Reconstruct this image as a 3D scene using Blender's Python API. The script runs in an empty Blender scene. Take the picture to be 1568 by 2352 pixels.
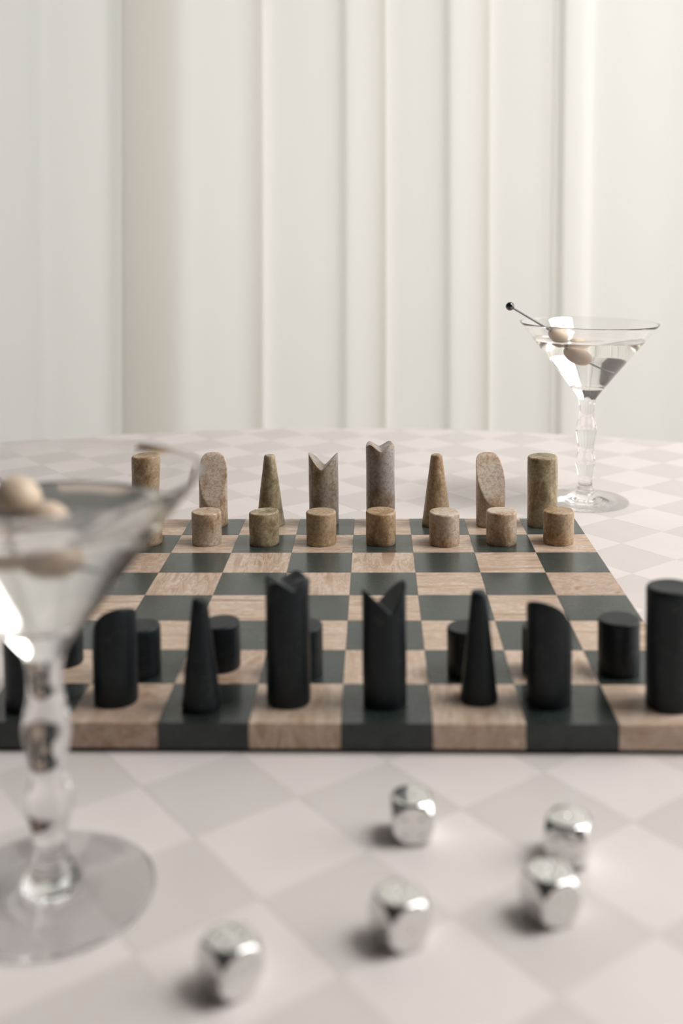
import bpy, math, random
import numpy as np
from mathutils import Matrix, Vector

C = bpy.context.scene.collection
S = 0.045            # side of one board square in metres
ZB = 0.765           # top of the chess board above the floor
ZT = ZB - 0.33 * S   # table top
PI = math.pi
rng = random.Random(7)

# ------------------------------------------------------------------ camera
def cam_matrix(pos, pitch, yaw, roll):
    cy, sy = math.cos(yaw), math.sin(yaw)
    f = np.array([sy * math.cos(pitch), cy * math.cos(pitch), -math.sin(pitch)])
    r = np.array([cy, -sy, 0.0]); d = np.cross(f, r)
    r2 = math.cos(roll) * r + math.sin(roll) * d
    d2 = -math.sin(roll) * r + math.cos(roll) * d
    m = Matrix(((r2[0], -d2[0], -f[0], pos[0]), (r2[1], -d2[1], -f[1], pos[1]),
                (r2[2], -d2[2], -f[2], pos[2]), (0, 0, 0, 1)))
    return m, (r2, d2, f)
CAM = (0.42078 * S, -11.24042 * S, ZB + 5.43084 * S)
FPX = 2455.68
cd = bpy.data.cameras.new('camera'); cam = bpy.data.objects.new('camera', cd); C.objects.link(cam)
cam.matrix_world, (CR, CDN, CF) = cam_matrix(CAM, 0.067939, -0.0319145, 0.0111294)
cd.sensor_fit = 'VERTICAL'; cd.sensor_height = 36.0; cd.sensor_width = 24.0
cd.lens = 36.0 * FPX / 2352.0
cd.shift_y = -500.0 / 2352.0
cd.clip_start = 0.02
cd.dof.use_dof = True; cd.dof.focus_distance = 0.835; cd.dof.aperture_fstop = 4.7
bpy.context.scene.camera = cam
def project(P):
    q = np.asarray(P, float) - np.array(CAM)
    a, b, c = q @ CR, q @ CDN, q @ CF
    return 784 + FPX * a / c, 676 + FPX * b / c, c

# ------------------------------------------------------------------ world, light, exposure
sc = bpy.context.scene
w = bpy.data.worlds.new('daylight'); sc.world = w; w.use_nodes = True
w.node_tree.nodes['Background'].inputs[0].default_value = (0.95, 0.97, 1.0, 1)
w.node_tree.nodes['Background'].inputs[1].default_value = 1.0
sc.view_settings.view_transform = 'Standard'; sc.view_settings.look = 'None'
sc.view_settings.gamma = 1.0; sc.view_settings.use_curve_mapping = False
sc.view_settings.exposure = 0.0
sc.cycles.max_bounces = 64; sc.cycles.transmission_bounces = 48; sc.cycles.diffuse_bounces = 7
sc.cycles.glossy_bounces = 48; sc.cycles.transparent_max_bounces = 12
sc.cycles.sample_clamp_indirect = 30.0
def area(name, loc, target, sx, sy, power, col):
    l = bpy.data.lights.new(name, 'AREA'); l.shape = 'RECTANGLE'; l.size = sx; l.size_y = sy
    l.energy = power; l.color = col
    o = bpy.data.objects.new(name, l); C.objects.link(o); o.location = loc
    o.rotation_euler = (Vector(target) - Vector(loc)).to_track_quat('-Z', 'Y').to_euler()
    return o
area('skylight_daylight', (1.40, 0.12, 2.835), (1.40, 0.12, 0), 1.16, 1.1, 49, (1.0, 0.97, 0.95))
area('right_window_daylight', (2.088, 0.35, 1.55), (0, 0.35, 1.55), 1.45, 1.55, 25, (1.0, 0.965, 0.945))
area('back_window_daylight', (0.40, 1.762, 1.35), (0.40, 0, 1.35), 2.5, 2.3, 12.6, (1.0, 0.985, 0.93))

# ------------------------------------------------------------------ materials
def mat(name, col=(.8, .8, .8), rough=.5, **kw):
    m = bpy.data.materials.new(name); m.use_nodes = True
    b = m.node_tree.nodes['Principled BSDF']
    b.inputs['Base Color'].default_value = (*col, 1); b.inputs['Roughness'].default_value = rough
    for k, v in kw.items(): b.inputs[k.replace('_', ' ')].default_value = v
    return m
def N(m, t, **kw):
    n = m.node_tree.nodes.new(t)
    for k, v in kw.items(): setattr(n, k, v)
    return n
def L(m, a, b): m.node_tree.links.new(a, b)
def coords(m, scale=(1, 1, 1), rot=(0, 0, 0), rand=True):
    tc = N(m, 'ShaderNodeTexCoord'); mp = N(m, 'ShaderNodeMapping')
    mp.inputs['Scale'].default_value = scale; mp.inputs['Rotation'].default_value = rot
    if rand:
        oi = N(m, 'ShaderNodeObjectInfo'); mul = N(m, 'ShaderNodeVectorMath', operation='SCALE')
        mul.inputs[0].default_value = (3.1, 5.3, 7.7); L(m, oi.outputs['Random'], mul.inputs['Scale'])
        ad = N(m, 'ShaderNodeVectorMath', operation='ADD')
        L(m, tc.outputs['Object'], ad.inputs[0]); L(m, mul.outputs[0], ad.inputs[1]); L(m, ad.outputs[0], mp.inputs[0])
    else: L(m, tc.outputs['Object'], mp.inputs[0])
    return mp.outputs[0]
def noise(m, vec, scale, detail=4, rough=.55, dist=0):
    n = N(m, 'ShaderNodeTexNoise'); n.inputs['Scale'].default_value = scale
    n.inputs['Detail'].default_value = detail; n.inputs['Roughness'].default_value = rough
    n.inputs['Distortion'].default_value = dist; L(m, vec, n.inputs['Vector']); return n.outputs['Fac']
def ramp(m, fac, stops):
    r = N(m, 'ShaderNodeValToRGB'); e = r.color_ramp.elements
    while len(e) < len(stops): e.new(.5)
    for k, (p, c) in enumerate(stops): e[k].position = p; e[k].color = (*c, 1)
    L(m, fac, r.inputs[0]); return r.outputs[0]
def mix(m, fac, a, b, mode='MIX'):
    n = N(m, 'ShaderNodeMix', data_type='RGBA', blend_type=mode)
    if isinstance(fac, float): n.inputs[0].default_value = fac
    else: L(m, fac, n.inputs[0])
    for s, i in ((a, 6), (b, 7)):
        if isinstance(s, tuple): n.inputs[i].default_value = (*s, 1)
        else: L(m, s, n.inputs[i])
    return n.outputs[2]
def bump(m, fac, strength, dist):
    b = N(m, 'ShaderNodeBump'); b.inputs['Strength'].default_value = strength; b.inputs['Distance'].default_value = dist
    L(m, fac, b.inputs['Height']); L(m, b.outputs[0], m.node_tree.nodes['Principled BSDF'].inputs['Normal'])
def base(m, col): L(m, col, m.node_tree.nodes['Principled BSDF'].inputs['Base Color'])

def marble_square(name, scale, rot, lo, hi):
    m = mat(name, rough=.38)
    v = coords(m, scale, rot)
    a = noise(m, v, 1.0, 3, .55, .35)
    k = lambda f: tuple(x*y for x, y in zip(hi, f))
    c = ramp(m, a, [(.34, k((.50, .40, .30))), (.40, k((.70, .60, .50))), (.44, hi), (.495, k((1.05, 1.06, 1.10))),
                    (.525, k((.62, .52, .42))), (.55, hi), (.595, k((.52, .42, .32))), (.64, hi)])
    big = noise(m, coords(m, (38, 38, 38), (0, 0, .4)), 1.0, 2, .5)
    c = mix(m, ramp(m, big, [(.42, (0,)*3), (.60, (.38,)*3)]), c, tuple(x*y for x, y in zip(hi, (1.02, 1.02, 1.03))))
    v2 = coords(m, (260, 260, 260), (0, 0, 0)); f = noise(m, v2, 1.0, 4, .7)
    c = mix(m, ramp(m, f, [(.35, (.0,)*3), (.75, (1,)*3)]), c, (hi[0]*.70, hi[1]*.62, hi[2]*.55))
    base(m, c); bump(m, f, .12, .0006)
    b_ = m.node_tree.nodes['Principled BSDF']; b_.inputs['Subsurface Weight'].default_value = .10
    b_.inputs['Subsurface Radius'].default_value = (.006, .0028, .0012); b_.inputs['Subsurface Scale'].default_value = 1.0
    return m
LO, HI = (.24, .155, .095), (.66, .53, .425)
M_SQ = [marble_square('beige_marble_streaks_across', (15, 135, 60), (0, 0, .03), LO, HI),
        marble_square('beige_marble_streaks_along', (110, 14, 40), (0, 0, .10), (.33, .235, .16), HI),
        marble_square('beige_marble_cloudy', (70, 90, 70), (0, 0, .6), (.20, .115, .075), (.58, .45, .36))]
def dark_marble(name, col, hi, rough):
    m = mat(name, rough=rough)
    v = coords(m, (60, 60, 60)); a = noise(m, v, 1.0, 6, .65, .8)
    c = ramp(m, a, [(.35, col), (.68, hi)])
    v2 = coords(m, (28, 34, 30), (.3, .5, .2)); b = noise(m, v2, 1.0, 3, .5, 2.5)
    c = mix(m, ramp(m, b, [(.495, (0,)*3), (.50, (.55,)*3), (.506, (0,)*3)]), c, (.055, .065, .06))
    base(m, c); f = noise(m, coords(m, (500,)*3), 1.0, 3); bump(m, f, .15, .0004)
    m.node_tree.nodes['Principled BSDF'].inputs['Specular IOR Level'].default_value = .32 if rough > .3 else .5
    if rough < .3:
        b_ = m.node_tree.nodes['Principled BSDF']; b_.inputs['Sheen Weight'].default_value = .3; b_.inputs['Sheen Roughness'].default_value = .35; b_.inputs['Sheen Tint'].default_value = (.75, .9, .82, 1)
    return m
M_DSQ = dark_marble('dark_green_marble', (.010, .0155, .0142), (.022, .032, .028), .23)
M_BLK = dark_marble('black_stone', (.0028, .0070, .0095), (.0062, .0122, .0155), .42)
def pale_stone(name, c1, c2, c3, grey):
    m = mat(name, rough=.42)
    v = coords(m, (110, 110, 70)); a = noise(m, v, 1.0, 6, .70, .35)
    c = ramp(m, a, [(.36, c1), (.49, c2), (.60, c3)])
    b = noise(m, coords(m, (26, 26, 20), (.4, .2, 0)), 1.0, 3, .5)
    c = mix(m, ramp(m, b, [(.48, (0,)*3), (.57, (.85,)*3)]), c, grey)
    f = noise(m, coords(m, (430,)*3), 1.0, 5, .8)
    c = mix(m, ramp(m, f, [(.46, (.0,)*3), (.60, (.45,)*3)]), c, (c1[0]*.45, c1[1]*.42, c1[2]*.4))
    base(m, c); bump(m, f, .22, .0005)
    b_ = m.node_tree.nodes['Principled BSDF']
    b_.inputs['Subsurface Weight'].default_value = .28; b_.inputs['Subsurface Radius'].default_value = (.007, .0035, .0015)
    b_.inputs['Subsurface Scale'].default_value = 1.0
    return m
M_W = {'honey': pale_stone('honey_marble', (.22, .12, .050), (.42, .285, .155), (.54, .41, .27), (.50, .38, .25)),
       'rose': pale_stone('rose_marble', (.30, .18, .10), (.50, .37, .24), (.64, .52, .40), (.66, .57, .47)),
       'green': pale_stone('olive_marble', (.21, .155, .08), (.38, .31, .19), (.50, .43, .29), (.44, .40, .31)),
       'grey': pale_stone('grey_brown_marble', (.19, .13, .085), (.34, .265, .195), (.47, .41, .345), (.42, .39, .365))}
def tile_mat(name, col):
    m = mat(name, rough=.46)
    a = noise(m, coords(m, (16, 16, 16)), 1.0, 4, .6, .4)
    c = ramp(m, a, [(.3, tuple(x*.965 for x in col)), (.7, tuple(min(1, x*1.02) for x in col))])
    base(m, c); return m
M_TL = tile_mat('pale_tile', (.765, .710, .688)); M_TD = tile_mat('greige_tile', (.662, .620, .595))
M_GROUT = mat('joint_filler', (.50, .46, .43), .8)
M_WOOD = mat('table_pedestal_paint', (.60, .56, .52), .5)
M_CHROME = mat('polished_chrome', (.74, .74, .73), .10, Metallic=1.0)
M_STEEL = mat('steel_pick', (.13, .13, .135), .18, Metallic=1.0)
M_UNDERSHADE = mat('brown_contact_shade', (.03, .02, .017), .95)  # dark brown that paints in the contact shadow under the board
def glass_mat(name, ior, col=(1, 1, 1)):
    m = bpy.data.materials.new(name); m.use_nodes = True; nt = m.node_tree; nt.nodes.remove(nt.nodes['Principled BSDF'])
    g = nt.nodes.new('ShaderNodeBsdfGlass'); g.inputs['IOR'].default_value = ior; g.inputs['Roughness'].default_value = 0
    g.inputs['Color'].default_value = (*col, 1); nt.links.new(g.outputs[0], nt.nodes['Material Output'].inputs[0]); return m
M_GLASS = glass_mat('clear_glass', 1.46); M_DRINK = glass_mat('clear_spirit', 1.36, (1.0, .997, .985))
M_PANE = glass_mat('window_glass', 1.45)
M_ONION = mat('pickled_olive_flesh', (.72, .59, .45), .35, Subsurface_Weight=.35, Subsurface_Scale=.004)
M_WALL = mat('warm_white_plaster', (.74, .72, .69), .85)
M_DARKWALL = mat('dark_taupe_plaster', (.16, .15, .145), .85)
M_GREY = mat('grey_plaster', (.15, .15, .15), .85)
M_FLOOR = mat('oak_floor', (.30, .22, .15), .5)
M_FRAME = mat('white_window_frame', (.80, .79, .77), .4)
def curtain_mat():
    m = bpy.data.materials.new('ivory_curtain_cloth'); m.use_nodes = True; nt = m.node_tree
    b = nt.nodes['Principled BSDF']; nt.nodes.remove(b)
    d = nt.nodes.new('ShaderNodeBsdfDiffuse'); t = nt.nodes.new('ShaderNodeBsdfTranslucent'); x = nt.nodes.new('ShaderNodeMixShader')
    d.inputs[0].default_value = (.90, .885, .84, 1); t.inputs[0].default_value = (.90, .885, .84, 1)
    x.inputs[0].default_value = .52
    v = coords(m, (900, 900, 700), rand=False); n = noise(m, v, 1.0, 2)
    bp = nt.nodes.new('ShaderNodeBump'); bp.inputs['Strength'].default_value = .10; bp.inputs['Distance'].default_value = .001
    nt.links.new(n, bp.inputs['Height']); nt.links.new(bp.outputs[0], d.inputs['Normal'])
    nt.links.new(d.outputs[0], x.inputs[1]); nt.links.new(t.outputs[0], x.inputs[2])
    nt.links.new(x.outputs[0], nt.nodes['Material Output'].inputs[0]); return m
M_CURTAIN = curtain_mat()

# ------------------------------------------------------------------ helpers
def mesh(name, V, F, m, smooth=True, angle=40):
    me = bpy.data.meshes.new(name); me.from_pydata([tuple(map(float, v)) for v in V], [], [tuple(map(int, f)) for f in F])
    me.materials.append(m); me.update()
    if smooth:
        me.shade_smooth()
        if angle: me.set_sharp_from_angle(angle=math.radians(angle))
    return me
def obj(name, me, parent=None, loc=(0, 0, 0), rot=(0, 0, 0)):
    o = bpy.data.objects.new(name, me); C.objects.link(o); o.location = loc; o.rotation_euler = rot
    if parent: o.parent = parent
    return o
def empty(name, loc=(0, 0, 0), rot=(0, 0, 0)): return obj(name, None, None, loc, rot)
def tag(o, label, cat, group=None):
    o['label'] = label; o['category'] = cat
    if group: o['group'] = group
    return o
def struct(o, label=None):
    o['kind'] = 'structure'
    if label: o['label'] = label
    return o
def box_data(x0, x1, y0, y1, z0, z1):
    V = [(x, y, z) for z in (z0, z1) for y in (y0, y1) for x in (x0, x1)]
    F = [(0, 2, 3, 1), (4, 5, 7, 6), (0, 1, 5, 4), (1, 3, 7, 5), (3, 2, 6, 7), (2, 0, 4, 6)]
    return V, F
def boxes(name, bs, m):
    V, F = [], []
    for b in bs:
        v, f = box_data(*b); k = len(V); V += v; F += [tuple(i + k for i in q) for q in f]
    return mesh(name, V, F, m, False)
def prism_chamfer(poly, z0, z1, c):
    """closed plate over a convex polygon with a small chamfer round its top edge"""
    n = len(poly); P = np.array(poly); ctr = P.mean(0)
    inn = []
    for k in range(n):      # inset by c along both edge normals
        a, b, d = P[k-1], P[k], P[(k+1) % n]
        e1 = (b-a)/max(1e-9, np.linalg.norm(b-a)); e2 = (d-b)/max(1e-9, np.linalg.norm(d-b))
        n1 = np.array([-e1[1], e1[0]]); n2 = np.array([-e2[1], e2[0]]); s = n1+n2; s /= max(.35, np.linalg.norm(s)**2/2)
        inn.append(b + s*c)
    V = [(x, y, z0) for x, y in P] + [(x, y, z1-c) for x, y in P] + [(x, y, z1) for x, y in inn]
    F = [tuple(range(n-1, -1, -1)), tuple(range(2*n, 3*n))]
    for k in range(n):
        j = (k+1) % n
        F += [(k, j, n+j, n+k), (n+k, n+j, 2*n+j, 2*n+k)]
    return V, F

# ------------------------------------------------------------------ room
X0, X1, Y0, Y1, H = -2.2, 2.1, -2.6, 1.75, 2.80
T = .12
def wall_with_hole(name, axis, pos, a0, a1, hole, m, label):
    """axis 'y': wall across y at pos spanning x a0..a1 ; axis 'x': wall across x"""
    h0, h1, z0, z1 = hole
    segs = [(a0, h0, 0, H), (h1, a1, 0, H), (h0, h1, 0, z0), (h0, h1, z1, H)]
    bs = [(s[0], s[1], pos, pos+T, s[2], s[3]) if axis == 'y' else (pos, pos+T, s[0], s[1], s[2], s[3]) for s in segs]
    return struct(obj(name, boxes(name, bs, m)), label)
struct(obj('floor', boxes('floor', [(X0-T, X1+T, Y0-T, Y1+T, -.1, 0)], M_FLOOR)), 'plain floor hidden under the table')
SK = (.78, 2.02, -.46, .70)
struct(obj('ceiling', boxes('ceiling', [(X0-T, SK[0], Y0-T, Y1+T, H, H+.1), (SK[1], X1+T, Y0-T, Y1+T, H, H+.1),
      (SK[0], SK[1], Y0-T, SK[2], H, H+.1), (SK[0], SK[1], SK[3], Y1+T, H, H+.1)], M_GREY)), 'dark grey ceiling with a skylight opening')
wall_with_hole('wall_back', 'y', Y1-.02, X0-T, X1+T, (-1.5, 1.7, .15, 2.55), M_WALL, 'white wall behind the curtain with a wide window')
wall_with_hole('wall_right', 'x', X1-.02, Y0, Y1-.02, (-.4, 1.1, .75, 2.35), M_WALL, 'white side wall with a window')
struct(obj('wall_left', boxes('wall_left', [(X0-T, X0, Y0, Y1, 0, H)], M_GREY)), 'plain grey side wall')
struct(obj('wall_front', boxes('wall_front', [(X0-T, X1+T, Y0-T, Y0, 0, H)], M_DARKWALL)), 'dark wall behind the camera')
def window(name, axis, pos, a0, a1, z0, z1, label):
    """frame with a middle bar; axis is the direction the window faces; (a0, a1, z0, z1) span the other two"""
    f = .05; am = (a0+a1)/2
    def B(u0, u1, v0, v1, d0, d1):
        return {'y': (u0, u1, pos+d0, pos+d1, v0, v1), 'x': (pos+d0, pos+d1, u0, u1, v0, v1), 'z': (u0, u1, v0, v1, pos+d0, pos+d1)}[axis]
    bars = [(a0, a1, z0, z0+f), (a0, a1, z1-f, z1), (a0, a0+f, z0+f, z1-f), (a1-f, a1, z0+f, z1-f), (am-f/2, am+f/2, z0+f, z1-f)]
    w_ = struct(obj(name, boxes(name, [B(*b, 0, .05) for b in bars], M_FRAME)), label)
    for u0, u1 in ((a0+f, am-f/2), (am+f/2, a1-f)):
        obj('pane', boxes('pane', [B(u0, u1, z0+f, z1-f, .022, .028)], M_PANE), w_)
window('window_1', 'y', Y1+.02, -1.5, 1.7, .15, 2.55, 'white framed window hidden behind the curtain')
window('window_2', 'x', X1, -.4, 1.1, .75, 2.35, 'white framed window in the side wall')
window('window_3', 'z', H+.045, SK[0], SK[1], SK[2], SK[3], 'white framed skylight in the ceiling')

# ------------------------------------------------------------------ curtain
YC = 1.27
def cx_(px): return CAM[0] + (YC - CAM[1]) * math.tan(math.atan((px - 784) / FPX) - .0319145)
def side_folds(p0, p1, n):
    return [(p0 + (p1-p0)*k/n, (1.2 if k % 2 else -1.2)) for k in range(n)]
# (pixel column, depth in cm): bright bands turn to the right, deep panels come slowly forward
left_knots = side_folds(-1560, -120, 12) + [(-110, -.8), (-40, -.4), (30, .25), (70, .4), (100, .22), (125, .3), (180, .15), (240, .3), (290, 1.2), (340, 1.7), (395, 1.6), (414, 1.3)]
right_knots = [(287, -1.3), (300, -1.35), (350, -1.2), (420, -1.0), (500, -1.1), (560, -.9), (592, -.85), (604, -.7), (605, -.1), (594, .6), (584, 1.3), (592, 1.7), (612, 1.45), (650, 1.0),
          (700, .7), (760, .6), (778, .4), (788, -.3), (800, -.7), (840, -.55), (872, -.35), (884, -.25), (885, .2), (874, .8), (864, 1.3), (872, 1.65), (892, 1.4),
          (930, 1.0), (980, .75), (1016, .45), (1026, -.2), (1038, -.6), (1075, -.45), (1112, -.25), (1125, -.15), (1126, .3), (1115, .8), (1106, 1.2), (1113, 1.5), (1132, 1.3),
          (1180, .9), (1240, .6), (1262, .5), (1274, 1.0), (1268, 1.5), (1276, 1.8), (1284, 1.4), (1286, .2), (1292, -.7), (1310, -.7), (1335, -.5), (1350, -.1), (1362, .25), (1385, .3), (1440, .1),
          (1530, -.2), (1600, -.8), (1650, -.5), (1668, .6), (1700, .9), (1780, .5), (1850, -.9)] + side_folds(1930, 3100, 11)
def catmull(K, n):
    out = []
    for i in range(len(K) - 1):
        p0, p1, p2, p3 = K[max(i-1, 0)], K[i], K[i+1], K[min(i+2, len(K)-1)]
        for t in np.linspace(0, 1, n, endpoint=False):
            out.append(.5*((2*p1) + (-p0+p2)*t + (2*p0-5*p1+4*p2-p3)*t*t + (-p0+3*p1-3*p2+p3)*t**3))
    out.append(K[-1]); return np.array(out)
zs = np.linspace(.03, 2.66, 34)
def curtain(knots, label):
    K = np.array([(cx_(a), YC + b * .010) for a, b in knots]); path = catmull(K, 9); V = []
    for z in zs:
        h = (z - 1.0)
        for i, (x, y) in enumerate(path):
            sway = .0035*math.sin(2.1*z + x*5.0) * (1 + .4*math.sin(x*11))
            V.append((x + sway + .013*h, YC + (y-YC)*(1 - .10*h) + .003*math.sin(1.7*z + x*7), z))
    n = len(path)
    F = [(r*n+i, r*n+i+1, (r+1)*n+i+1, (r+1)*n+i) for r in range(len(zs)-1) for i in range(n-1)]
    x0 = path[0][0]
    cur = empty('curtain', (x0, YC, 0))
    obj('cloth', mesh('cloth', np.array(V) - (x0, YC, 0), F, M_CURTAIN, True, None), cur)
    V, F = [], []
    for k in range(0, n-10, 14):       # heading hooks up to the rail
        v, f = tube((path[k][0]-x0, path[k][1]-YC, 2.64), (path[k][0]-x0, 0, 2.684), .002, 6); q = len(V); V += v; F += [tuple(a+q for a in g_) for g_ in f]
    obj('hooks', mesh('hooks', V, F, M_FRAME, False), cur)
    tag(cur, label, 'curtain', 'ivory curtains behind the table')
V, F = [], []
def tube(p0, p1, r, n=16, cap=True):
    p0, p1 = Vector(p0), Vector(p1); d = (p1-p0).normalized(); a = d.orthogonal().normalized(); b = d.cross(a)
    V = [tuple(p + (a*math.cos(2*PI*k/n) + b*math.sin(2*PI*k/n))*r) for p in (p0, p1) for k in range(n)]
    F = [(k, (k+1) % n, n+(k+1) % n, n+k) for k in range(n)]
    if cap: F += [tuple(range(n-1, -1, -1)), tuple(range(n, 2*n))]
    return V, F
curtain(left_knots, 'left ivory curtain panel, its edge tucked behind the wider panel')
curtain(right_knots, 'wide ivory curtain panel with soft vertical folds behind most of the table')
rail = obj('curtain_rail', mesh('curtain_rail', *tube((X0+.0, YC, 2.70), (X1-.02, YC, 2.70), .014), M_FRAME))
tag(rail, 'white rail above the frame that carries the ivory curtain', 'curtain rail')

# ------------------------------------------------------------------ round tiled table
TC = np.array([-1.0916, -2.9898]) * S; TR = 21.29 * S
table = empty('round_table', (TC[0], TC[1], 0))
tag(table, 'large round table topped with pale diamond chequered tiles under the chess board', 'table')
def lathe(prof, seg=64, flip=False):
    """prof (r, z) list; poles where r == 0"""
    V, F, rows = [], [], []
    for r, z in prof:
        if r < 1e-7: rows.append([len(V)]); V.append((0, 0, z))
        else:
            rows.append(list(range(len(V), len(V)+seg)))
            V += [(r*math.cos(2*PI*k/seg), r*math.sin(2*PI*k/seg), z) for k in range(seg)]
    for a, b in zip(rows, rows[1:]):
        for k in range(seg):
            j = (k+1) % seg
            if len(a) == 1 and len(b) == 1: continue
            if len(a) == 1: f = (a[0], b[j], b[k])
            elif len(b) == 1: f = (a[k], a[j], b[0])
            else: f = (a[k], a[j], b[j], b[k])
            F.append(f[::-1] if flip else f)
    return V, F
TT = .004                                       # tile thickness
obj('tabletop', mesh('tabletop', *lathe([(0, ZT-.034), (TR-.014, ZT-.034), (TR-.002, ZT-.024), (TR, ZT-.012), (TR, ZT-.0022),
     (TR-.0005, ZT-.0016), (0, ZT-.0016)], 128), M_GROUT), table)
obj('pedestal', mesh('pedestal', *lathe([(0, .02), (.13, .02), (.12, .1), (.07, .25), (.065, .5), (.11, .66), (.2, ZT-.034), (0, ZT-.034)], 48), M_WOOD), table)
obj('foot', mesh('foot', *lathe([(0, 0), (.36, 0), (.36, .02), (.33, .035), (.12, .05), (0, .05)], 64), M_WOOD), table)
LO_ = np.array([-0.40981, -0.89465]) * S; LU = np.array([0.71460, -0.91177]) * S; LV = np.array([-0.91177, -0.71460]) * S
def clip_circle(poly, R, n=None):
    """convex polygon clipped to a circle approximated by a fine polygon"""
    if all(np.hypot(*q) <= R for q in poly): return poly
    out = []
    m = len(poly)
    for k in range(m):
        a, b = poly[k], poly[(k+1) % m]; ia, ib = np.hypot(*a) <= R, np.hypot(*b) <= R
        if ia: out.append(a)
        d = b-a; A = d@d; B = 2*a@d; Cc = a@a-R*R; D = B*B-4*A*Cc
        if D > 0:
            for t in sorted(((-B-math.sqrt(D))/(2*A), (-B+math.sqrt(D))/(2*A))):
                if 0 < t < 1: out.append(a+d*t)
    if len(out) < 3: return None
    res = []
    for k in range(len(out)):
        a, b = out[k], out[(k+1) % len(out)]
        res.append(a)
        if np.hypot(*a) > R-1e-6 and np.hypot(*b) > R-1e-6 and np.linalg.norm(b-a) > .004:
            for t in (.25, .5, .75):
                c = a+(b-a)*t; res.append(c/np.hypot(*c)*R)
    return res
g = .00005
tiles = []
for i in range(-34, 34):
    for j in range(-34, 34):
        c0 = LO_ + i*LU + j*LV
        ctr = c0 + (LU+LV)/2
        if np.linalg.norm(ctr - TC) > TR + .05: continue
        e1, e2 = LU/np.linalg.norm(LU)*g, LV/np.linalg.norm(LV)*g
        q = [c0+e1+e2, c0+LV+e1-e2, c0+LU+LV-e1-e2, c0+LU-e1+e2]
        q = [p-TC for p in q]
        area2 = sum(q[k][0]*q[(k+1) % 4][1]-q[(k+1) % 4][0]*q[k][1] for k in range(4))
        if area2 < 0: q = q[::-1]
        q = clip_circle(q, TR-.0006)
        if q is None: continue
        pc = np.mean(q, 0) + TC
        u, v, d = project((pc[0], pc[1], ZT))
        vis = 0
        if d > .05:
            pr = [project((p[0]+TC[0], p[1]+TC[1], ZT)) for p in q]
            us = [min(max(a[0], 0), 1568) for a in pr]; vs = [min(max(a[1], 0), 2352) for a in pr]
            if min(a[2] for a in pr) > .05 and max(us)-min(us) > 1 and max(vs)-min(vs) > 1:
                vis = (max(us)-min(us))*(max(vs)-min(vs))
        tiles.append((vis, (i+j) % 2, q))
tiles.sort(key=lambda t: -t[0])
shared = {}
rest = {0: ([], []), 1: ([], [])}
for k, (vis, par, q) in enumerate(tiles):
    m = M_TD if par == 1 else M_TL
    if vis > 0 and k < 292:
        ctr = np.mean(q, 0); dz = rng.uniform(-.00004, .00004)
        full = len(q) == 4
        key = (par, full)
        if full and key in shared: me = shared[key]
        else:
            me = mesh('tile', *prism_chamfer([p-ctr for p in q], -TT, 0, .00006), m, False)
            if full: shared[key] = me
        obj('tile', me, table, (ctr[0], ctr[1], ZT+dz))
    else:
        v, f = prism_chamfer(q, ZT-TT, ZT, .00006)
        V_, F_ = rest[par]; n0 = len(V_); V_ += v; F_ += [tuple(a+n0 for a in x) for x in f]
for par in (0, 1):
    o = obj('outer_tiles', mesh('outer_tiles', *rest[par], M_TD if par else M_TL, False), table); o['kind'] = 'stuff'

# ------------------------------------------------------------------ chess board of stone blocks
board = empty('chess_board', (0, 4*S, ZT))
tag(board, 'thick stone chess board of beige and dark green marble squares on the table', 'chess board')
BH = ZB - ZT
def block():
    h = S/2 - .00003; c = .00018
    V, F = prism_chamfer([(-h, -h), (h, -h), (h, h), (-h, h)], .0022, BH, c*.55)
    return V, F
cache = {}
for r in range(8):
    for c in range(8):
        if (r+c) % 2 == 0: m = M_DSQ
        else: m = M_SQ[{0: 0, 1: 1, 2: 0, 3: 2, 4: 0, 5: 0, 6: 0, 7: 1}[(c*3 + r*5 + (r//2)) % 8]]
        if m.name not in cache: cache[m.name] = mesh('square', *block(), m, False)
        obj('square', cache[m.name], board, ((c-3.5)*S, (r-3.5)*S, rng.uniform(-.00005, .00005)))
obj('shade_base', boxes('shade_base', [(-4*S+.0012, 4*S-.0012, -4*S+.0012, 4*S-.0012, 0, .0022)], M_UNDERSHADE), board)  # inset dark layer added to draw the shadow line below the blocks

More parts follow.
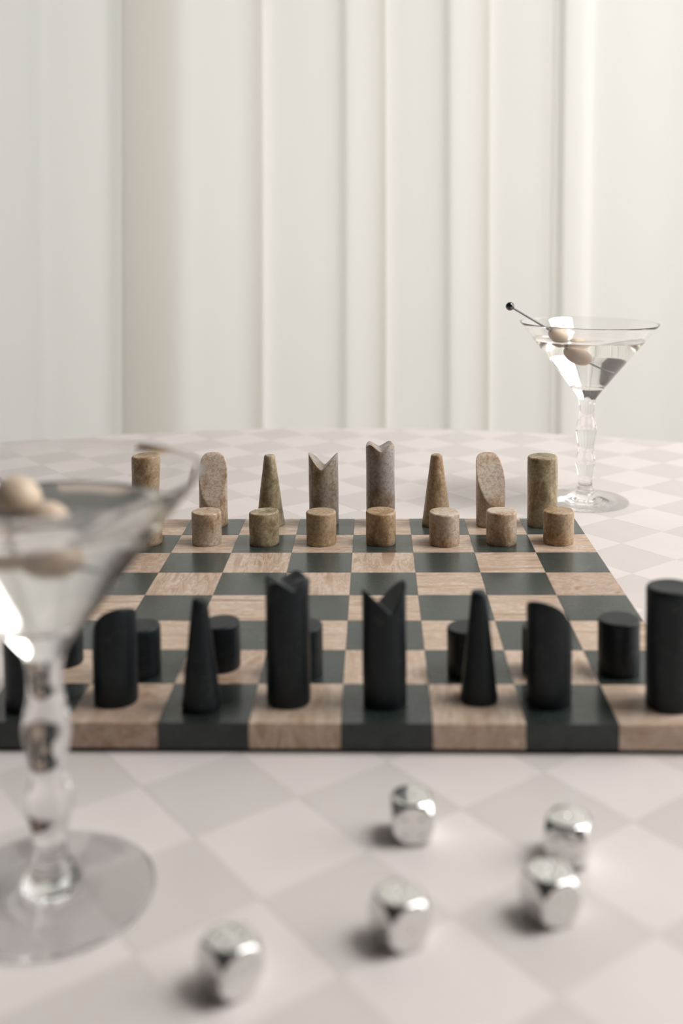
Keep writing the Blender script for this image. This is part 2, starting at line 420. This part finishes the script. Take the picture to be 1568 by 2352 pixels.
# ------------------------------------------------------------------ chess pieces
def smin(a, b, k):
    h = max(k-abs(a-b), 0)/k
    return min(a, b) - h*h*k*.25
def cyl_field(name, r, h, ztop, m, bevel=.045, seg=72, rings=22, seed=0, flare=0.0, topr=None):
    """solid round column (units: squares) whose top follows ztop(x, y)"""
    rr = random.Random(seed); ph = [rr.uniform(0, 6.28) for _ in range(6)]
    def rad(th, t):
        R0 = r if topr is None else r + (topr-r)*t
        return R0*(1 + .012*math.sin(2*th+ph[0]) + .008*math.sin(3*th+ph[1]+2*t) + .006*math.sin(5*t*2+ph[2]) + flare*(1-t))
    V, F = [], []
    ths = [2*PI*k/seg for k in range(seg)]
    # bottom centre
    V.append((0, 0, 0)); rows = []
    for ins, z in ((.12, 0), (.035, .0), (.008, .014), (0, .05)):
        row = []
        for th in ths:
            R = rad(th, 0)*(1-ins) ; row.append(len(V)); V.append((R*math.cos(th), R*math.sin(th), z))
        rows.append(row)
    steps = 14
    for s in range(1, steps+1):
        row = []
        for th in ths:
            R = rad(th, 1); x, y = R*math.cos(th), R*math.sin(th); zt = ztop(x, y) - bevel
            z = .05 + (zt-.05)*s/steps
            R = rad(th, z/h)
            row.append(len(V)); V.append((R*math.cos(th), R*math.sin(th), z))
        rows.append(row)
    for q, (ins, up) in enumerate(((.25, .45), (.55, .8), (1, 1))):   # rounded rim
        row = []
        for th in ths:
            R1 = rad(th, 1); R = R1 - bevel*(ins**1.4)*.9
            x, y = R*math.cos(th), R*math.sin(th); zt = ztop(R1*math.cos(th), R1*math.sin(th))
            z = (zt-bevel) + (ztop(x, y) - (zt-bevel))*up
            row.append(len(V)); V.append((x, y, z))
        rows.append(row)
    for s in range(1, rings):
        row = []
        for th in ths:
            R = (rad(th, 1)-bevel*.9)*(1-s/rings); x, y = R*math.cos(th), R*math.sin(th)
            row.append(len(V)); V.append((x, y, ztop(x, y)))
        rows.append(row)
    top = len(V); V.append((0, 0, ztop(0, 0)))
    for k in range(seg): F.append((0, rows[0][(k+1) % seg], rows[0][k]))
    for a, b in zip(rows, rows[1:]):
        for k in range(seg): F.append((a[k], a[(k+1) % seg], b[(k+1) % seg], b[k]))
    for k in range(seg): F.append((rows[-1][k], rows[-1][(k+1) % seg], top))
    return mesh(name, np.array(V)*S, F, m, True, 55)
def place(name, me, x, y, label, rot=0, group=None, tilt=(0, 0)):
    o = obj(name, me, None, (x*S, y*S, ZB), (tilt[0], tilt[1], rot))
    return tag(o, label, 'chess piece', group)
def flat(h, a=0, b=0, dip=0): return lambda x, y: h + a*x + b*y - dip*max(0, 1-(x*x+y*y)/.05)
def knight_top(h, r, ang, m=2.0, k=.06):
    dx, dy = math.cos(ang), math.sin(ang)
    return lambda x, y: smin(h - .01 - 1.5*(x*x+y*y), h + .02 - m*(r + x*dx + y*dy) + .06, k)
def queen_top(h, r, depth, ang, side=0):
    dx, dy = math.cos(ang), math.sin(ang)
    def f(x, y):
        u = x*dx + y*dy
        a = depth*(1 - math.sqrt(u*u + .0006)/r)
        return h - max(-.0, a) - .25*max(0, math.hypot(x, y)-r*.90) + side*x
    return f
def king_top(h, r, depth, ang):
    c, s = math.cos(ang), math.sin(ang)
    def f(x, y):
        u, v = x*c + y*s, -x*s + y*c
        a = depth*(1 - math.sqrt(u*u+.0005)/(r*.8)); b = .62*depth*(1 - math.sqrt(v*v+.0006)/(r*.8))
        k = .04; hm = max(k-abs(a-b), 0)/k; mx = max(a, b) + hm*hm*k*.25
        return h - max(0, mx)
    return f

def rook(x, y, h, m, label, seed): place('chess_rook', cyl_field('chess_rook', .262, h, flat(h, .03, .01, .01), m, .04, seed=seed), x, y, label)
def pawn(x, y, m, label, seed, h=.55, a=0, b=0, dip=0, r=.252): place('chess_pawn', cyl_field('chess_pawn', r, h, flat(h, a, b, dip), m, .028, seed=seed), x, y, label)
def bishop(x, y, h, m, label, seed, rt=.095, rb=.255): place('chess_bishop', cyl_field('chess_bishop', rb, h, flat(h), m, .03, seed=seed, topr=rt), x, y, label)
def knight(x, y, h, m, label, ang, seed, sl=2.0, k=.16): place('chess_knight', cyl_field('chess_knight', .255, h, knight_top(h, .255, ang, sl, k), m, .02, seed=seed, rings=30, seg=96), x, y, label)

rook(-3.715, 7.697, 1.27, M_W['honey'], 'pale brown marble rook in the back left corner, partly behind the nearer martini glass', 1)
knight(-2.535, 7.655, 1.37, M_W['rose'], 'pink-beige marble knight with rounded slanted top beside the left pale rook', math.radians(-86), 2)
bishop(-1.505, 7.659, 1.27, M_W['green'], 'pale marble cone-shaped bishop between the pink-beige knight and the notched queen', 3)
place('chess_queen', cyl_field('chess_queen', .262, 1.30, queen_top(1.31, .262, .30, math.radians(-4)), M_W['grey'], .02, seed=4, seg=96), -.545, 7.69,
      'pale brown marble queen with a deep V notch cut in its top')
place('chess_king', cyl_field('chess_king', .257, 1.50, king_top(1.50, .257, .15, math.radians(4)), M_W['grey'], .02, seed=5, seg=96, rings=28), .478, 7.685,
      'grey-brown marble king, tallest pale piece, with crossed notches on top')
bishop(1.481, 7.64, 1.27, M_W['honey'], 'honey marble cone-shaped bishop to the right of the tallest pale piece', 6, .10, .27)
knight(2.434, 7.605, 1.36, M_W['rose'], 'speckled pale marble knight showing its flat oval slanted face', math.radians(-76), 7)
rook(3.355, 7.607, 1.245, M_W['green'], 'pale marble rook in the back right corner near the far martini glass', 8)
pawn(-3.50, 6.56, M_W['honey'], 'pale marble pawn seen only through the bowl of the nearer martini glass', 20)
PW = [(-2.484, 6.552, 'rose', 'pinkish marble pawn in front of the pink-beige knight', 0, 0, 0),
      (-1.503, 6.526, 'green', 'olive-toned marble pawn with dished top, in front of the left pale cone', .06, -.02, .03),
      (-.534, 6.522, 'honey', 'honey marble pawn in front of the pale V-notched queen', 0, 0, .0),
      (.477, 6.542, 'honey', 'amber marble pawn directly in front of the tallest pale king', 0, .02, .01),
      (1.543, 6.489, 'rose', 'grey-veined marble pawn in front of the right pale cone', .0, .02, 0),
      (2.505, 6.531, 'rose', 'mottled beige marble pawn in front of the knight with the oval face', 0, 0, 0),
      (3.461, 6.548, 'honey', 'amber marble pawn at the right end of the pale row, before the right rook', .02, 0, 0)]
for k, (x, y, m, lab, a, b, dip) in enumerate(PW): pawn(x, y, M_W[m], lab, 30+k, .555, a, b, dip)

rook(-3.545, .42, 1.34, M_BLK, 'black stone rook at the left end, hidden behind the near glass stem', 9)
knight(-2.584, .568, 1.25, M_BLK, 'black stone knight with slanted top just right of the near glass stem', math.radians(120), 10, 1.8, .3)
bishop(-1.576, .40, 1.25, M_BLK, 'slim black stone cone bishop on the third square from the left', 11, .085, .225)
place('chess_king', cyl_field('chess_king', .25, 1.47, king_top(1.47, .25, .14, math.radians(25)), M_BLK, .02, seed=12, seg=96, rings=28), -.604, .557,
      'tallest black stone piece, a king with small crossed notches on top')
place('chess_queen', cyl_field('chess_queen', .245, 1.38, queen_top(1.365, .245, .30, math.radians(20), .10), M_BLK, .02, seed=13, seg=96), .486, .524,
      'black stone queen with a V notch in its top, right of the black king')
bishop(1.555, .607, 1.26, M_BLK, 'black stone cone bishop on a beige square right of the black notched queen', 14, .085, .215)
knight(2.334, .556, 1.33, M_BLK, 'black stone knight with rounded slanting shoulder near the right black pawn', math.radians(58), 15, 1.8, .3)
rook(3.665, .486, 1.36, M_BLK, 'black stone rook cut off by the right edge of the picture', 16)
PB = [(3.295, 1.36, .66, 'black stone pawn standing clear between the right black knight and rook', .03, 0),
      (2.39, 1.36, .56, 'black stone pawn almost hidden behind the right black knight', 0, 0),
      (1.482, 1.30, .58, 'black stone pawn half hidden behind the right black cone', 0, 0),
      (-.495, 1.30, .60, 'black stone pawn half hidden behind the tallest black piece', .06, 0),
      (-1.520, 1.50, .56, 'black stone pawn behind the left black cone, right of it', .05, 0),
      (-2.460, 1.28, .60, 'black stone pawn peeking out behind the left black knight', .06, 0),
      (-3.50, 1.62, .55, 'black stone pawn glimpsed at the edge of the near glass stem', 0, 0)]
for k, (x, y, h, lab, a, b) in enumerate(PB): pawn(x, y, M_BLK, lab, 50+k, h, a, b, r=.245)

# ------------------------------------------------------------------ martini glasses
def spline(P, n=6):
    return [tuple(p) for p in catmull(np.array(P, float), n)]
FOOT = [(0, .035), (.3, .03), (.70, .010), (.84, .0), (.872, .004), (.884, .026), (.870, .050), (.80, .052), (.62, .070), (.42, .100), (.28, .145), (.205, .195), (.178, .235)]
STEM = [(.178, .235), (.186, .262), (.168, .290), (.148, .33), (.137, .41), (.139, .49), (.157, .60), (.188, .72), (.199, .80), (.188, .90), (.163, 1.02),
        (.158, 1.10), (.172, 1.24), (.202, 1.40), (.206, 1.48), (.190, 1.60), (.160, 1.74), (.150, 1.84), (.152, 1.98), (.176, 2.12)]
BOWL_OUT = [(.176, 2.12), (.205, 2.165), (.255, 2.235), (.38, 2.40), (.66, 2.76), (1.0, 3.185), (1.375, 3.650)]
LIP = [(1.383, 3.662), (1.378, 3.668), (1.366, 3.660)]
BOWL_IN = [(1.366, 3.660), (.976, 3.175), (.636, 2.757), (.44, 2.520), (.34, 2.445), (.2, 2.408), (0, 2.398)]
LEVEL = 3.335
def inner_r(z):
    P = sorted(((b, a) for a, b in BOWL_IN))
    return float(np.interp(z, [p[0] for p in P], [p[1] for p in P]))
def scaled(data): V, F = data; return np.array(V)*S, F
def build_glass(x, y, tilt, label, A, tip, out, olives, plabel, olabels, dlabel):
    g = empty('martini_glass', (x*S, y*S, ZT), tilt); tag(g, label, 'cocktail glass', 'martini glasses')
    obj('foot', mesh('foot', *scaled(lathe(spline(FOOT), 128)), M_GLASS, True, None), g)
    obj('stem', mesh('stem', *scaled(lathe(spline(STEM), 96)), M_GLASS, True, None), g)
    bo = spline(BOWL_OUT)[:-1] + spline([BOWL_OUT[-1]] + LIP)[:-1] + spline(BOWL_IN)
    bo[-1] = (0, BOWL_IN[-1][1])
    obj('bowl', mesh('bowl', *scaled(lathe(bo, 160)), M_GLASS, True, None), g)
    M = Matrix.Translation(g.location) @ g.rotation_euler.to_matrix().to_4x4()
    # the drink: fills the bowl, its wall set a hair into the glass
    inn = [p for p in spline(BOWL_IN) if p[1] < LEVEL-.012]
    inn = [(max(0, r+.004), z-.003) for r, z in inn][::-1]; inn[0] = (0, inn[0][1])
    R = inner_r(LEVEL)
    prof = inn + [(R+.006, LEVEL+.006), (R-.004, LEVEL+.004), (R-.02, LEVEL), (R*.9, LEVEL-.001), (R*.5, LEVEL-.001), (0, LEVEL-.001)]
    d = obj('martini_drink', mesh('martini_drink', *scaled(lathe(prof, 160)), M_DRINK, True, 30), None, g.location, g.rotation_euler)
    tag(d, dlabel, 'drink', 'martinis in the glasses')
    # cocktail pick leaning over the rim
    Rz = Matrix.Identity(4)
    A, tip = Vector(A), Vector(tip); D = (A - tip).normalized(); ball = A + D*out
    pk = empty('cocktail_pick', M @ (Rz @ (tip*S))); tag(pk, plabel, 'cocktail pick', 'steel cocktail picks')
    base_ = M @ (Rz @ (tip*S))
    def loc(v): return (M @ (Rz @ (v*S))) - base_
    obj('stick', mesh('stick', *tube(loc(tip), loc(ball), .00085, 12), M_STEEL), pk)
    sph = [(.083*S*math.sin(PI*k/16), -.083*S*math.cos(PI*k/16)) for k in range(17)]; sph[0] = (0, -.083*S); sph[-1] = (0, .083*S)
    obj('knob', mesh('knob', *lathe(sph, 28), M_STEEL), pk, loc(ball))
    q = (M.to_3x3() @ (Rz.to_3x3() @ D)).to_track_quat('Z', 'Y')
    for (t, a, b), lab in zip(olives, olabels):
        prof = []
        for k in range(25):
            th = PI*k/24; prof.append((b*S*math.sin(th)**.86*(1+.05*math.cos(th)), -a*S*math.cos(th)))
        prof[0] = (0, -a*S*.985); prof[-1] = (0, a*S*.985)
        o = obj('pickled_olive', mesh('pickled_olive', *lathe(prof, 40), M_ONION), None, M @ (Rz @ ((A - D*t)*S)))
        o.rotation_euler = q.to_euler(); tag(o, lab, 'olive', 'olives on cocktail picks')
build_glass(4.655, 10.44, (0.0, .02, 0), 'clear martini glass with beaded stem standing on the table beyond the board',
            (-1.12, -.82, 3.705), (.364, .208, 2.836), .86, ((.56, .235, .155), (1.22, .29, .19)),
            'thin steel pick with ball end sticking out of the far martini glass',
            ('upper pale olive at the surface of the far martini', 'lower pale olive sunk in the far martini'),
            'clear martini filling the bowl of the far glass')
build_glass(-2.42, -2.46, (0, 0, 0), 'large blurred martini glass with beaded stem at the left front of the table',
            (-1.04, .92, 3.705), (.56, -.40, 3.04), .9, ((1.03, .215, .185), (1.50, .215, .18)),
            'steel pick lying in the near martini glass, mostly out of the picture',
            ('pale olive nearest the left edge in the near blurred martini', 'second pale olive in the near blurred martini'),
            'clear martini filling the bowl of the near blurred glass')

# ------------------------------------------------------------------ chrome dice
def die_mesh(n=44):
    a, R = 1.0, 1.36
    pips = {1: [(0, 0)], 2: [(-1, -1), (1, 1)], 3: [(-1, -1), (0, 0), (1, 1)], 4: [(-1, -1), (1, -1), (-1, 1), (1, 1)],
            5: [(-1, -1), (1, -1), (0, 0), (-1, 1), (1, 1)], 6: [(-1, -1), (-1, 0), (-1, 1), (1, -1), (1, 0), (1, 1)]}
    faces = [((0, 0, 1), (1, 0, 0), 1), ((0, 0, -1), (-1, 0, 0), 6), ((1, 0, 0), (0, 1, 0), 2), ((-1, 0, 0), (0, -1, 0), 5),
             ((0, 1, 0), (-1, 0, 0), 3), ((0, -1, 0), (1, 0, 0), 4)]
    V, F, key = [], [], {}
    for nrm, t, num in faces:
        nrm, t = np.array(nrm, float), np.array(t, float); b = np.cross(nrm, t)
        grid = []
        for i in range(n+1):
            for j in range(n+1):
                u, v = -1+2*i/n, -1+2*j/n
                uu, vv = math.tan(u*PI/4), math.tan(v*PI/4)
                d = nrm + uu*t + vv*b; L_ = np.linalg.norm(d); dn = d/L_
                rc = a*L_; rs = R            # distance to the cube face, to the sphere
                k = .09; h = max(k-abs(rc-rs), 0)/k; r = min(rc, rs) - h*h*k*.25
                P = dn*r
                pu, pv = P@t, P@b
                for (x, y) in pips[num]:
                    e = math.hypot(pu-x*.40, pv-y*.40)/.125
                    if e < 1: P = P - nrm*.06*(1-e*e)
                kk = tuple(np.round(P, 5))
                if kk not in key: key[kk] = len(V); V.append(P)
                grid.append(key[kk])
        for i in range(n):
            for j in range(n):
                q = (grid[i*(n+1)+j], grid[(i+1)*(n+1)+j], grid[(i+1)*(n+1)+j+1], grid[i*(n+1)+j+1])
                if len(set(q)) == 4: F.append(q)
    return mesh('die', np.array(V)*.0088, F, M_CHROME, True, None)
DIE = die_mesh()
DB = .0088
dice = [(.713, -1.544, 'chrome die lying alone nearest the chess board', (0, 0, 3)),
        (2.118, -1.883, 'chrome die with one spot on top, behind another die at the right', (0, 0, -22)),
        (1.818, -2.691, 'chrome die in front of the other right die, almost touching it', (0, 90, 25)),
        (.569, -3.002, 'chrome die in the middle of the front, below the die near the board', (90, 0, 29)),
        (-.723, -3.554, 'frontmost chrome die, to the right of the near glass foot', (180, 0, 40))]
for x, y, lab, (rx, ry, rz) in dice:
    E_ = Matrix.Rotation(math.radians(rz), 3, 'Z') @ Matrix.Rotation(math.radians(ry), 3, 'Y') @ Matrix.Rotation(math.radians(rx), 3, 'X')
    o = obj('die', DIE, None, (x*S, y*S, ZT + DB), E_.to_euler()); tag(o, lab, 'die', 'chrome dice scattered before the board')
